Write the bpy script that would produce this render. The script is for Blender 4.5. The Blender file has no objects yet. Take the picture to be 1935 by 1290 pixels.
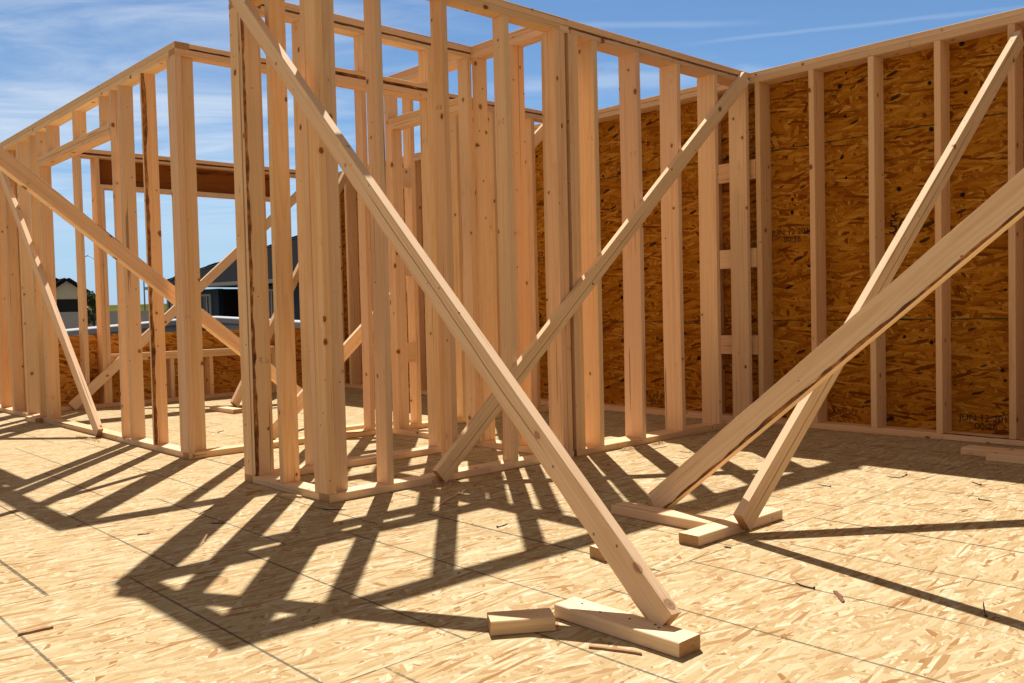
import bpy, bmesh, math, random
from mathutils import Vector, Matrix, noise as mnoise

# ------------------------------------------------------------------ camera, sky, sun, exposure
scn = bpy.context.scene
COL = scn.collection
CAM = Vector((-2.08876, -3.46896, 0.84436))
R_ = Vector((0.73184985, -0.68106284, -0.02343516))
U_ = Vector((0.04105575, 0.00973825, 0.99910940))
F_ = Vector((0.68022807, 0.73216021, -0.03508848))
FPX = 1687.989
cd = bpy.data.cameras.new('camera')
cam = bpy.data.objects.new('camera', cd)
COL.objects.link(cam)
m3 = Matrix((R_, U_, -F_)).transposed()
cam.matrix_world = Matrix.Translation(CAM) @ m3.to_4x4()
cd.sensor_width = 36.0
cd.lens = 36.0 * FPX / 1935.0
cd.clip_start = 0.05
cd.clip_end = 3000
scn.camera = cam

SUN = Vector((0.3695, 0.4435, 0.8165)).normalized()
SUN_EL = math.asin(SUN.z)
SUN_ROT = math.atan2(SUN.x, SUN.y)
sl = bpy.data.lights.new('sun', 'SUN')
sl.energy = 4.4
sl.angle = math.radians(0.53)
sl.color = (1.0, 0.955, 0.88)
so = bpy.data.objects.new('sun', sl)
COL.objects.link(so)
so.rotation_euler = SUN.to_track_quat('Z', 'Y').to_euler()
so.location = (3, 4, 12)

vs = scn.view_settings
scn.display_settings.display_device = 'sRGB'
vs.view_transform = 'Standard'
vs.look = 'None'
vs.exposure = 0.86
vs.gamma = 1.0
vs.use_curve_mapping = False
scn.cycles.max_bounces = 10
scn.cycles.diffuse_bounces = 5
scn.cycles.use_denoising = True
SKY_STRENGTH = 0.054


class NT:
    """small helper for building node graphs"""
    def __init__(self, tree):
        self.t = tree
        self.n = tree.nodes
        self.l = tree.links

    def new(self, typ, **kw):
        nd = self.n.new(typ)
        for k, v in kw.items():
            setattr(nd, k, v)
        return nd

    def put(self, sock, v):
        if hasattr(v, 'is_output'):
            self.l.new(v, sock)
        elif v is not None:
            sock.default_value = v

    def math(self, op, a, b=None, c=None, clamp=False):
        nd = self.new('ShaderNodeMath', operation=op, use_clamp=clamp)
        self.put(nd.inputs[0], a)
        self.put(nd.inputs[1], b)
        self.put(nd.inputs[2], c)
        return nd.outputs[0]

    def vmath(self, op, a, b=None, scale=None):
        nd = self.new('ShaderNodeVectorMath', operation=op)
        self.put(nd.inputs[0], a)
        self.put(nd.inputs[1], b)
        if scale is not None:
            self.put(nd.inputs['Scale'], scale)
        return nd.outputs['Value'] if op in ('LENGTH', 'DOT_PRODUCT', 'DISTANCE') else nd.outputs['Vector']

    def sep(self, v):
        nd = self.new('ShaderNodeSeparateXYZ')
        self.put(nd.inputs[0], v)
        return nd.outputs

    def comb(self, x=0.0, y=0.0, z=0.0):
        nd = self.new('ShaderNodeCombineXYZ')
        self.put(nd.inputs[0], x)
        self.put(nd.inputs[1], y)
        self.put(nd.inputs[2], z)
        return nd.outputs[0]

    def noise(self, vec, scale=5.0, detail=3.0, rough=0.5, dist=0.0, color=False):
        nd = self.new('ShaderNodeTexNoise')
        self.put(nd.inputs['Vector'], vec)
        nd.inputs['Scale'].default_value = scale
        nd.inputs['Detail'].default_value = detail
        nd.inputs['Roughness'].default_value = rough
        nd.inputs['Distortion'].default_value = dist
        return nd.outputs['Color' if color else 'Fac']

    def voro(self, vec, scale=5.0, feature='F1', dims='3D', rand=1.0):
        nd = self.new('ShaderNodeTexVoronoi', feature=feature, voronoi_dimensions=dims)
        self.put(nd.inputs['Vector'], vec)
        nd.inputs['Scale'].default_value = scale
        nd.inputs['Randomness'].default_value = rand
        return nd

    def ramp(self, fac, stops, interp='LINEAR'):
        nd = self.new('ShaderNodeValToRGB')
        cr = nd.color_ramp
        cr.interpolation = interp
        while len(cr.elements) < len(stops):
            cr.elements.new(0.5)
        for e, (p, c) in zip(cr.elements, stops):
            e.position = p
            e.color = (c, c, c, 1) if isinstance(c, (int, float)) else (c[0], c[1], c[2], 1)
        self.put(nd.inputs[0], fac)
        return nd.outputs[0]

    def mix(self, fac, a, b, mode='MIX'):
        nd = self.new('ShaderNodeMix', data_type='RGBA', blend_type=mode)
        self.put(nd.inputs[0], fac)
        for s, v in ((nd.inputs[6], a), (nd.inputs[7], b)):
            if hasattr(v, 'is_output'):
                self.l.new(v, s)
            else:
                s.default_value = (v[0], v[1], v[2], 1)
        return nd.outputs[2]

    def smooth(self, v, lo, hi):
        nd = self.new('ShaderNodeMapRange', interpolation_type='SMOOTHSTEP')
        self.put(nd.inputs[0], v)
        nd.inputs[1].default_value = lo
        nd.inputs[2].default_value = hi
        return nd.outputs[0]

    def rotate(self, vec, ang):
        nd = self.new('ShaderNodeVectorRotate', rotation_type='Z_AXIS')
        self.put(nd.inputs['Vector'], vec)
        nd.inputs['Angle'].default_value = ang
        return nd.outputs[0]


def pxray(px, py):
    return F_ + R_ * ((px - 967.5) / FPX) - U_ * ((py - 645.0) / FPX)


# world: clear-sky model with thin high cloud
w = bpy.data.worlds.new("World")
scn.world = w
w.use_nodes = True
W = NT(w.node_tree)
W.n.clear()
sky = W.new('ShaderNodeTexSky', sky_type='NISHITA')
sky.sun_disc = False
sky.sun_elevation = SUN_EL
sky.sun_rotation = SUN_ROT
sky.altitude = 900
sky.air_density = 1.0
sky.dust_density = 0.25
sky.ozone_density = 2.6
tc = W.new('ShaderNodeTexCoord')
dirv = tc.outputs['Generated']
dx, dy, dz = W.sep(dirv)
zz = W.math('MAXIMUM', dz, 0.03)
flat = W.comb(W.math('DIVIDE', dx, zz), W.math('DIVIDE', dy, zz), 0.0)
# axes: X = along the look direction, Y = across it
fl = W.rotate(flat, -math.radians(47.1))
sp = W.sep(fl)
cu = W.comb(W.math('MULTIPLY', sp[0], 0.8), W.math('MULTIPLY', sp[1], 0.42), 3.1)
warp = W.noise(cu, 0.9, 3, 0.5, color=True)
cu2 = W.vmath('ADD', cu, W.vmath('SCALE', W.vmath('SUBTRACT', warp, (0.5, 0.5, 0.5)), scale=0.9))
c_big = W.noise(cu2, 0.55, 2, 0.5)
c_fine = W.noise(cu2, 2.3, 7, 0.62, 0.4)
side = W.smooth(sp[1], -1.6, 2.2)                       # more cirrus toward the left of the view
cov = W.math('ADD', W.math('MULTIPLY', c_big, 0.55), W.math('MULTIPLY', c_fine, 0.55))
cov = W.math('ADD', cov, W.math('MULTIPLY', side, 0.21))
cloud = W.math('MULTIPLY', W.smooth(cov, 0.55, 0.92), 0.72)
# fade out toward the horizon
cloud = W.math('MULTIPLY', cloud, W.smooth(dz, 0.03, 0.2))


def trail(p0, p1, width, amt):
    a, b = pxray(*p0), pxray(*p1)
    a2 = Vector((a.x / a.z, a.y / a.z))
    b2 = Vector((b.x / b.z, b.y / b.z))
    d = (b2 - a2).normalized()
    nrm = Vector((-d.y, d.x))
    nn = W.math('ADD', W.vmath('DOT_PRODUCT', flat, (nrm.x, nrm.y, 0)), -a2.dot(nrm))
    wob = W.math('MULTIPLY', W.math('SUBTRACT', W.noise(flat, 3.0, 3), 0.5), width * 1.5)
    dist = W.math('ABSOLUTE', W.math('ADD', nn, wob))
    line = W.math('SUBTRACT', 1.0, W.smooth(dist, 0.0, width))
    tt = W.math('ADD', W.vmath('DOT_PRODUCT', flat, (d.x, d.y, 0)), -a2.dot(d))
    L = (b2 - a2).length
    gate = W.math('MULTIPLY', W.smooth(tt, -0.15 * L, 0.2 * L), W.math('SUBTRACT', 1.0, W.smooth(tt, 0.7 * L, 1.3 * L)))
    return W.math('MULTIPLY', W.math('MULTIPLY', line, gate), amt)


tr = W.math('ADD', trail((1320, 81), (1935, 14), 0.045, 0.13), trail((1000, 52), (1390, 44), 0.06, 0.14))
tr = W.math('ADD', tr, trail((930, 168), (1330, 145), 0.22, 0.26))
cloud = W.math('ADD', cloud, tr, clamp=True)
hs = W.new('ShaderNodeHueSaturation')
hs.inputs['Saturation'].default_value = 1.16
hs.inputs['Hue'].default_value = 0.5
W.l.new(sky.outputs[0], hs.inputs['Color'])
skyc = W.mix(1.0, hs.outputs[0], (1.0, 1.0, 1.0), 'MULTIPLY')
low = W.math('MULTIPLY', W.math('SUBTRACT', 1.0, W.smooth(dz, -0.02, 0.22)), 0.85)
skyc = W.mix(low, skyc, (3.7, 6.0, 8.9))
cl = W.mix(cloud, skyc, (8.6, 9.2, 10.0))
# invented warm tint over the sky out of view, added to warm the shadows
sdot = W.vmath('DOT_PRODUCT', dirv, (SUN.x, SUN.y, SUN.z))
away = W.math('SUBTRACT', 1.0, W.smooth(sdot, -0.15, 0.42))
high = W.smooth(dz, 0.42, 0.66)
warm_fill = W.math('MULTIPLY', W.math('MAXIMUM', away, high), W.math('ADD', 0.60, W.math('MULTIPLY', c_big, 0.4)))
cl = W.mix(warm_fill, cl, (3.5, 2.5, 1.6))
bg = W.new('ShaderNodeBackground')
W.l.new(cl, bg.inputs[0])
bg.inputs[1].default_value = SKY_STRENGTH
wo = W.new('ShaderNodeOutputWorld')
W.l.new(bg.outputs[0], wo.inputs[0])

# ------------------------------------------------------------------ materials


def new_mat(name):
    m = bpy.data.materials.new(name)
    m.use_nodes = True
    t = NT(m.node_tree)
    t.n.clear()
    out = t.new('ShaderNodeOutputMaterial')
    b = t.new('ShaderNodeBsdfPrincipled')
    t.l.new(b.outputs[0], out.inputs[0])
    return m, t, b


def bump(t, b, h, strength=0.2, dist=0.01):
    nd = t.new('ShaderNodeBump')
    nd.inputs['Strength'].default_value = strength
    nd.inputs['Distance'].default_value = dist
    t.l.new(h, nd.inputs['Height'])
    t.l.new(nd.outputs[0], b.inputs['Normal'])


def wood_mat(name, light, mid, dark, knots=1.0, tint=0.55, crack=None):
    m, t, b = new_mat(name)
    co = t.new('ShaderNodeTexCoord').outputs['Object']
    oi = t.new('ShaderNodeObjectInfo').outputs['Random']
    x, y, z = t.sep(co)
    r1 = t.math('FRACT', t.math('MULTIPLY', oi, 17.31))
    r2 = t.math('FRACT', t.math('MULTIPLY', oi, 71.7))
    r3 = t.math('FRACT', t.math('MULTIPLY', oi, 131.9))
    off = t.comb(t.math('MULTIPLY', r1, 9.0), t.math('MULTIPLY', r2, 7.0), t.math('MULTIPLY', oi, 23.0))
    vo = t.vmath('ADD', co, off)
    # growth rings about a pith that lies off the board
    wob = t.noise(t.vmath('MULTIPLY', vo, (5, 5, 0.9)), 1.0, 2.0, 0.5)
    wob2 = t.noise(t.vmath('MULTIPLY', vo, (14, 14, 2.2)), 1.0, 2.0, 0.5)
    px = t.math('ADD', x, t.math('MULTIPLY', t.math('SUBTRACT', r1, 0.5), 0.07))
    py = t.math('ADD', y, t.math('ADD', 0.022, t.math('MULTIPLY', r2, 0.06)))
    px = t.math('ADD', px, t.math('MULTIPLY', t.math('MULTIPLY', z, t.math('SUBTRACT', r3, 0.5)), 0.02))
    rad = t.math('SQRT', t.math('ADD', t.math('MULTIPLY', px, px), t.math('MULTIPLY', py, py)))
    rad = t.math('ADD', rad, t.math('MULTIPLY', t.math('SUBTRACT', wob, 0.5), 0.05))
    rad = t.math('ADD', rad, t.math('MULTIPLY', t.math('SUBTRACT', wob2, 0.5), 0.010))
    ring = t.math('FRACT', t.math('MULTIPLY', rad, 110.0))
    ring = t.math('MULTIPLY', t.smooth(ring, 0.35, 0.95), t.math('SUBTRACT', 1.0, t.smooth(ring, 0.95, 1.0)))
    fine = t.noise(t.vmath('MULTIPLY', vo, (260, 260, 5)), 1.0, 4.0, 0.6)
    streak = t.noise(t.vmath('MULTIPLY', vo, (42, 42, 0.8)), 1.0, 3.0, 0.6)
    blotch = t.noise(t.vmath('MULTIPLY', vo, (9, 9, 2.0)), 1.0, 3.0, 0.55)
    c = t.mix(t.math('MULTIPLY', ring, 0.42), light, mid)
    c = t.mix(t.math('MULTIPLY', t.smooth(streak, 0.50, 0.72), 0.65), c, mid)
    c = t.mix(t.math('MULTIPLY', t.smooth(fine, 0.55, 0.75), 0.14), c, dark)
    c = t.mix(t.math('MULTIPLY', t.smooth(blotch, 0.56, 0.74), 0.55), c, mid)
    # hairline checks running with the grain
    chk = t.noise(t.vmath('MULTIPLY', vo, (75, 75, 0.9)), 1.0, 1.0, 0.5)
    chk = t.math('MULTIPLY', t.smooth(chk, 0.705, 0.74), 0.6)
    c = t.mix(chk, c, (0.10, 0.045, 0.018))
    if crack:
        x0, za, zb, amp = crack
        cw = t.math('MULTIPLY', t.math('SUBTRACT', t.noise(t.comb(0.0, 0.0, t.math('MULTIPLY', z, 1.6)), 1.0, 3, 0.55), 0.5), amp)
        cdist = t.math('ABSOLUTE', t.math('SUBTRACT', t.math('SUBTRACT', x, x0), cw))
        gate = t.math('MULTIPLY', t.smooth(z, za, za + 0.15), t.math('SUBTRACT', 1.0, t.smooth(z, zb - 0.2, zb)))
        cm = t.math('MULTIPLY', t.math('SUBTRACT', 1.0, t.smooth(cdist, 0.0008, 0.0022)), gate)
        soft = t.math('MULTIPLY', t.math('SUBTRACT', 1.0, t.smooth(cdist, 0.002, 0.009)), t.math('MULTIPLY', gate, 0.3))
        c = t.mix(soft, c, mid)
        c = t.mix(t.math('MULTIPLY', cm, 0.9), c, (0.07, 0.03, 0.012))
        chk = t.math('MAXIMUM', chk, cm)
    # knots
    kv = t.voro(t.vmath('ADD', t.vmath('MULTIPLY', vo, (1.0, 1.0, 0.8)), t.vmath('SCALE', t.noise(vo, 30, 2, color=True), scale=0.012)), 9.0)
    kr = t.sep(kv.outputs['Color'])[0]
    ksz = t.math('ADD', 0.05, t.math('MULTIPLY', kr, 0.10))
    kd = t.math('DIVIDE', kv.outputs['Distance'], ksz)
    kin = t.math('MULTIPLY', t.math('SUBTRACT', 1.0, t.smooth(kd, 0.72, 1.05)), knots)
    khalo = t.math('MULTIPLY', t.math('SUBTRACT', 1.0, t.smooth(kd, 0.9, 2.0)), 0.5 * knots)
    c = t.mix(khalo, c, mid)
    kring = t.math('SINE', t.math('MULTIPLY', kd, 14.0))
    kc = t.mix(t.smooth(kring, -0.5, 0.9), (0.15, 0.06, 0.022), (0.36, 0.17, 0.065))
    c = t.mix(kin, c, kc)
    # pin knots and nail dots
    nv = t.voro(vo, 13.0)
    nr = t.sep(nv.outputs['Color'])[1]
    nd = t.math('SUBTRACT', nv.outputs['Distance'], t.math('MULTIPLY', nr, 0.075))
    c = t.mix(t.math('MULTIPLY', t.math('SUBTRACT', 1.0, t.smooth(nd, -0.006, 0.012)), 0.75), c, (0.15, 0.062, 0.024))
    # each board its own tone
    hsv = t.new('ShaderNodeHueSaturation')
    t.put(hsv.inputs['Hue'], t.math('ADD', 0.5 - 0.012 * tint, t.math('MULTIPLY', r3, 0.024 * tint)))
    t.put(hsv.inputs['Saturation'], t.math('ADD', 1.0 - 0.18 * tint, t.math('MULTIPLY', r2, 0.30 * tint)))
    t.put(hsv.inputs['Value'], t.math('ADD', 1.0 - 0.26 * tint, t.math('MULTIPLY', r1, 0.34 * tint)))
    t.l.new(c, hsv.inputs['Color'])
    t.l.new(hsv.outputs[0], b.inputs['Base Color'])
    b.inputs['Roughness'].default_value = 0.75
    b.inputs['Specular IOR Level'].default_value = 0.08
    h = t.math('ADD', t.math('MULTIPLY', fine, 0.5), t.math('MULTIPLY', ring, -0.25))
    h = t.math('ADD', h, t.math('MULTIPLY', t.math('ADD', kin, chk), -0.8))
    bump(t, b, h, 0.22, 0.0016)
    return m


def osb_mat(name, axes, pal, base_ang, dark_amt, marks=None, spots=0.0, grime=0.0, fine=1.0):
    """oriented strand board; axes picks which two object coordinates span the sheet"""
    m, t, b = new_mat(name)
    co = t.new('ShaderNodeTexCoord').outputs['Object']
    s = t.sep(co)
    u, v = s[axes[0]], s[axes[1]]
    uv = t.comb(u, v, 0.0)
    wq = t.vmath('SCALE', t.vmath('SUBTRACT', t.noise(uv, 6.0, 3, color=True), (0.5, 0.5, 0.5)), scale=0.010)
    uvw = t.vmath('ADD', uv, wq)
    col = None
    hgt = None
    layers = ((base_ang + 0.05, 7.5, 50, 0.0), (base_ang - 0.42, 9.5, 46, 0.40), (base_ang + 0.55, 9.0, 42, 0.48),
              (base_ang + 1.25, 11.0, 44, 0.62), (base_ang - 0.95, 12.0, 52, 0.66), (base_ang - 0.12, 7.0, 75, 0.5), (base_ang + 0.25, 10.0, 60, 0.72))
    for i, (ang, sx, sy, thr) in enumerate(layers):
        q = t.rotate(uvw, ang)
        q = t.vmath('ADD', t.vmath('MULTIPLY', q, (sx * fine, sy * fine, 1)), (i * 13.7, i * 5.1, 0))
        vo = t.voro(q, 1.0, 'F1', '2D', 1.0)
        cc = t.sep(vo.outputs['Color'])
        tone = t.ramp(cc[0], pal)
        fib = t.noise(t.vmath('ADD', t.vmath('MULTIPLY', q, (0.8, 5.5, 1)), vo.outputs['Color']), 1.0, 3, 0.6)
        tone = t.mix(t.math('MULTIPLY', t.smooth(fib, 0.35, 0.75), 0.26), tone, pal[1][1])
        ed = t.voro(q, 1.0, 'DISTANCE_TO_EDGE', '2D', 1.0).outputs['Distance']
        edge = t.math('SUBTRACT', 1.0, t.smooth(ed, 0.0, 0.07))
        edge = t.math('MULTIPLY', edge, t.math('MULTIPLY', t.smooth(cc[2], 0.25, 0.9), dark_amt))
        tone = t.mix(edge, tone, pal[0][1])
        hh = t.math('ADD', t.math('MULTIPLY', cc[1], 1.0), t.math('MULTIPLY', edge, -0.8))
        if col is None:
            col, hgt = tone, hh
        else:
            sel = t.math('GREATER_THAN', cc[1], thr)
            col = t.mix(sel, col, tone)
            mx = t.new('ShaderNodeMix', data_type='FLOAT')
            t.put(mx.inputs[0], sel)
            t.put(mx.inputs[2], hgt)
            t.put(mx.inputs[3], hh)
            hgt = mx.outputs[0]
    # short dark fibre cracks
    q = t.vmath('MULTIPLY', t.rotate(uvw, base_ang + 0.12), (22, 190, 1))
    ck = t.noise(q, 1.0, 2, 0.5)
    ckm = t.smooth(ck, 0.645, 0.70)
    col = t.mix(t.math('MULTIPLY', ckm, 0.75 * dark_amt + 0.15), col, tuple(a * 0.45 for a in pal[0][1]))
    if spots:
        sv = t.voro(t.vmath('ADD', uv, t.vmath('SCALE', t.noise(uv, 28, 2, color=True), scale=0.02)), 5.2, 'F1', '2D')
        sr = t.sep(sv.outputs['Color'])
        sz = t.math('MULTIPLY', t.smooth(sr[0], 0.45, 1.0), 0.080)
        sm = t.math('SUBTRACT', 1.0, t.smooth(t.math('SUBTRACT', sv.outputs['Distance'], sz), -0.01, 0.012))
        col = t.mix(t.math('MULTIPLY', sm, spots), col, (0.012, 0.008, 0.008))
        q2 = t.vmath('MULTIPLY', t.rotate(uvw, base_ang + 0.35), (1.0, 3.2, 1))
        bv = t.voro(q2, 4.1, 'F1', '2D')
        br = t.sep(bv.outputs['Color'])
        bz = t.math('MULTIPLY', t.smooth(br[1], 0.62, 1.0), 0.17)
        bm = t.math('SUBTRACT', 1.0, t.smooth(t.math('SUBTRACT', bv.outputs['Distance'], bz), -0.02, 0.012))
        col = t.mix(t.math('MULTIPLY', bm, spots * 0.9), col, (0.016, 0.010, 0.009))
        # fine peppering
        pv = t.noise(uv, 95, 2, 0.5)
        pm = t.math('MULTIPLY', t.smooth(pv, 0.63, 0.68), t.smooth(t.noise(uv, 2.3, 2), 0.42, 0.58))
        col = t.mix(t.math('MULTIPLY', pm, 0.85), col, (0.02, 0.011, 0.007))
    if grime:
        gr = t.smooth(t.noise(uv, 0.55, 4, 0.6), 0.5, 0.8)
        col = t.mix(t.math('MULTIPLY', gr, grime), col, tuple(a * 0.7 for a in pal[2][1]))
    if marks:
        col, hgt = marks(t, u, v, uv, col, hgt)
    t.l.new(col, b.inputs['Base Color'])
    b.inputs['Roughness'].default_value = 0.85
    b.inputs['Specular IOR Level'].default_value = 0.04
    bump(t, b, hgt, 0.28, 0.0025)
    return m


def floor_marks(t, u, v, uv, col, hgt):
    """sheet joints every four feet and the printed dashed nailing lines"""
    row = t.math('FLOOR', t.math('DIVIDE', t.math('ADD', v, 1.71), 1.2192))
    odd = t.math('ABSOLUTE', t.math('MODULO', row, 2.0))
    fv = t.math('FRACT', t.math('DIVIDE', t.math('ADD', v, 1.71), 1.2192))
    dv = t.math('MULTIPLY', t.math('MINIMUM', fv, t.math('SUBTRACT', 1.0, fv)), 1.2192)
    # sheet ends
    uu = t.math('ADD', u, t.math('ADD', -0.165, t.math('MULTIPLY', odd, -0.98)))
    fe = t.math('FRACT', t.math('DIVIDE', uu, 2.4384))
    de = t.math('MULTIPLY', t.math('MINIMUM', fe, t.math('SUBTRACT', 1.0, fe)), 2.4384)
    wob = t.math('MULTIPLY', t.math('SUBTRACT', t.noise(uv, 40, 2), 0.5), 0.003)
    j1 = t.math('SUBTRACT', 1.0, t.smooth(t.math('ADD', dv, wob), 0.0012, 0.0028))
    j2 = t.math('SUBTRACT', 1.0, t.smooth(t.math('ADD', de, wob), 0.0012, 0.003))
    j = t.math('MAXIMUM', j1, j2)
    # printed lines every 16 inches
    ul = t.math('ADD', u, t.math('ADD', 0.235, t.math('MULTIPLY', odd, -0.155)))
    fl_ = t.math('FRACT', t.math('DIVIDE', ul, 0.4064))
    dl = t.math('MULTIPLY', t.math('MINIMUM', fl_, t.math('SUBTRACT', 1.0, fl_)), 0.4064)
    dash = t.smooth(t.noise(t.comb(t.math('MULTIPLY', u, 3.0), t.math('MULTIPLY', v, 95.0), 0.0), 1.0, 2, 0.6), 0.28, 0.45)
    fade = t.smooth(t.noise(t.comb(t.math('MULTIPLY', u, 2.5), t.math('MULTIPLY', v, 0.9), 5.0), 1.0, 2), 0.22, 0.42)
    ln = t.math('MULTIPLY', t.math('SUBTRACT', 1.0, t.smooth(t.math('ADD', dl, wob), 0.0028, 0.0055)), t.math('MULTIPLY', dash, fade))
    col = t.mix(t.math('MULTIPLY', ln, 0.80), col, (0.075, 0.062, 0.045))
    col = t.mix(t.math('MULTIPLY', j, 0.8), col, (0.06, 0.04, 0.02))
    hgt = t.math('ADD', hgt, t.math('MULTIPLY', j, -2.5))
    return col, hgt


def wall_marks(t, u, v, uv, col, hgt):
    """green-sealed sheet edges of the wall sheathing"""
    d = None
    for zz_ in (0.726, 1.925):
        q = t.math('ABSOLUTE', t.math('ADD', v, -zz_))
        d = q if d is None else t.math('MINIMUM', d, q)
    wob = t.math('MULTIPLY', t.math('SUBTRACT', t.noise(uv, 18, 3), 0.5), 0.008)
    j = t.math('SUBTRACT', 1.0, t.smooth(t.math('ADD', d, wob), 0.002, 0.006))
    br = t.smooth(t.noise(uv, 14, 3), 0.40, 0.55)
    col = t.mix(t.math('MULTIPLY', j, t.math('ADD', 0.35, t.math('MULTIPLY', br, 0.6))), col, (0.012, 0.05, 0.03))
    return col, hgt


M = {}
M['stud'] = wood_mat('spruce_lumber', (0.785, 0.53, 0.315), (0.675, 0.395, 0.19), (0.41, 0.19, 0.075))
M['brace'] = wood_mat('spruce_brace_lumber', (0.82, 0.585, 0.365), (0.69, 0.43, 0.225), (0.40, 0.20, 0.085), 1.0, 0.35)
M['brace_split'] = wood_mat('split_spruce_lumber', (0.82, 0.585, 0.365), (0.69, 0.43, 0.225), (0.40, 0.20, 0.085), 0.65, 0.35, (0.004, 0.55, 2.0, 0.03))
M['brace_check'] = wood_mat('checked_spruce_lumber', (0.80, 0.58, 0.37), (0.68, 0.43, 0.23), (0.40, 0.20, 0.085), 1.0, 0.35, (-0.006, 0.02, 2.2, 0.012))
FLOOR_PAL = [(0.0, (0.27, 0.132, 0.048)), (0.10, (0.375, 0.240, 0.115)), (0.40, (0.42, 0.318, 0.170)), (0.75, (0.46, 0.370, 0.215)), (1.0, (0.55, 0.475, 0.315))]
M['floor'] = osb_mat('strand_board_floor', (0, 1), FLOOR_PAL, 0.0, 0.62, floor_marks, 0.0, 0.2, 1.22)
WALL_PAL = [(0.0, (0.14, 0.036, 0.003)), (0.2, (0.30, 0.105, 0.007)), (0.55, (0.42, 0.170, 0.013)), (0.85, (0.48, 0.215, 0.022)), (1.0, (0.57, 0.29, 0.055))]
LOW_LIT_PAL = [(0.0, (0.20, 0.060, 0.006)), (0.2, (0.40, 0.155, 0.022)), (0.55, (0.52, 0.235, 0.040)), (0.85, (0.58, 0.28, 0.06)), (1.0, (0.65, 0.36, 0.10))]  # lighter copy of the sheathing tones; bounce light on the window wall painted in
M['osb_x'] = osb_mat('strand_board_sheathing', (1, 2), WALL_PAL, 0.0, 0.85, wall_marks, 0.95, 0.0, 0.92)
M['osb_y'] = osb_mat('strand_board_low_sheathing', (0, 2), LOW_LIT_PAL, 0.1, 0.7, None, 0.6)


def bark_mat():
    m, t, b = new_mat('bark_edge')
    co = t.new('ShaderNodeTexCoord').outputs['Object']
    n1 = t.noise(t.vmath('MULTIPLY', co, (1, 1, 0.35)), 60, 4, 0.65)
    n2 = t.noise(t.vmath('MULTIPLY', co, (1, 1, 0.25)), 9, 3, 0.6)
    c = t.ramp(t.math('ADD', t.math('MULTIPLY', n1, 0.5), t.math('MULTIPLY', n2, 0.5)),
               [(0.38, (0.05, 0.018, 0.007)), (0.48, (0.16, 0.055, 0.015)), (0.56, (0.36, 0.15, 0.035)), (0.66, (0.56, 0.30, 0.10))])
    t.l.new(c, b.inputs['Base Color'])
    b.inputs['Roughness'].default_value = 0.85
    bump(t, b, n1, 0.7, 0.004)
    return m


def endgrain_mat():
    m, t, b = new_mat('end_grain')
    co = t.new('ShaderNodeTexCoord').outputs['Object']
    oi = t.new('ShaderNodeObjectInfo').outputs['Random']
    x, y, z = t.sep(co)
    px = t.math('ADD', x, t.math('MULTIPLY', t.math('SUBTRACT', oi, 0.5), 0.09))
    py = t.math('ADD', y, 0.03)
    rad = t.math('SQRT', t.math('ADD', t.math('MULTIPLY', px, px), t.math('MULTIPLY', py, py)))
    ring = t.math('SINE', t.math('MULTIPLY', rad, 1500.0))
    n = t.noise(co, 130, 4, 0.6)
    c = t.mix(t.smooth(ring, -0.6, 1.0), (0.50, 0.29, 0.13), (0.36, 0.17, 0.06))
    c = t.mix(t.math('MULTIPLY', t.smooth(n, 0.5, 0.72), 0.55), c, (0.16, 0.07, 0.025))
    t.l.new(c, b.inputs['Base Color'])
    b.inputs['Roughness'].default_value = 0.8
    bump(t, b, n, 0.4, 0.002)
    return m


def flat_mat(name, col, rough=0.6, var=0.12, scale=12.0, metal=0.0, bmp=0.0, spec=0.3):
    m, t, b = new_mat(name)
    co = t.new('ShaderNodeTexCoord').outputs['Object']
    n = t.noise(co, scale, 4, 0.6)
    c = t.mix(n, tuple(a * (1 - var) for a in col), tuple(min(1, a * (1 + var)) for a in col))
    t.l.new(c, b.inputs['Base Color'])
    b.inputs['Roughness'].default_value = rough
    b.inputs['Metallic'].default_value = metal
    b.inputs['Specular IOR Level'].default_value = spec
    if bmp:
        bump(t, b, n, bmp, 0.01)
    return m


def lined_mat(name, col, pitch, depth, axis=2, rough=0.6, dark=0.5, spec=0.3):
    """lap siding or shingle courses along one object axis"""
    m, t, b = new_mat(name)
    co = t.new('ShaderNodeTexCoord').outputs['Object']
    s = t.sep(co)
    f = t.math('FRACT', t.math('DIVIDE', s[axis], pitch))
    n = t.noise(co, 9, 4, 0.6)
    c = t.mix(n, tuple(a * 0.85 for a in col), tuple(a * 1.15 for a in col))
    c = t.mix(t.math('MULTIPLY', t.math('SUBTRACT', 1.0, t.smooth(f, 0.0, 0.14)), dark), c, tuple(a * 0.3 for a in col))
    t.l.new(c, b.inputs['Base Color'])
    b.inputs['Roughness'].default_value = rough
    b.inputs['Specular IOR Level'].default_value = spec
    bump(t, b, f, 0.5, depth)
    return m


def header_mat():
    m, t, b = new_mat('laminated_header')
    co = t.new('ShaderNodeTexCoord').outputs['Object']
    n1 = t.noise(t.vmath('MULTIPLY', co, (3, 60, 70)), 1.0, 4, 0.6)
    n2 = t.noise(t.vmath('MULTIPLY', co, (1.6, 4, 16)), 1.0, 3, 0.6)
    c = t.mix(n1, (0.30, 0.105, 0.022), (0.19, 0.055, 0.010))
    c = t.mix(t.math('MULTIPLY', t.smooth(n2, 0.60, 0.68), 0.8), c, (0.06, 0.018, 0.006))
    t.l.new(c, b.inputs['Base Color'])
    b.inputs['Roughness'].default_value = 0.8
    b.inputs['Specular IOR Level'].default_value = 0.05
    return m


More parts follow.
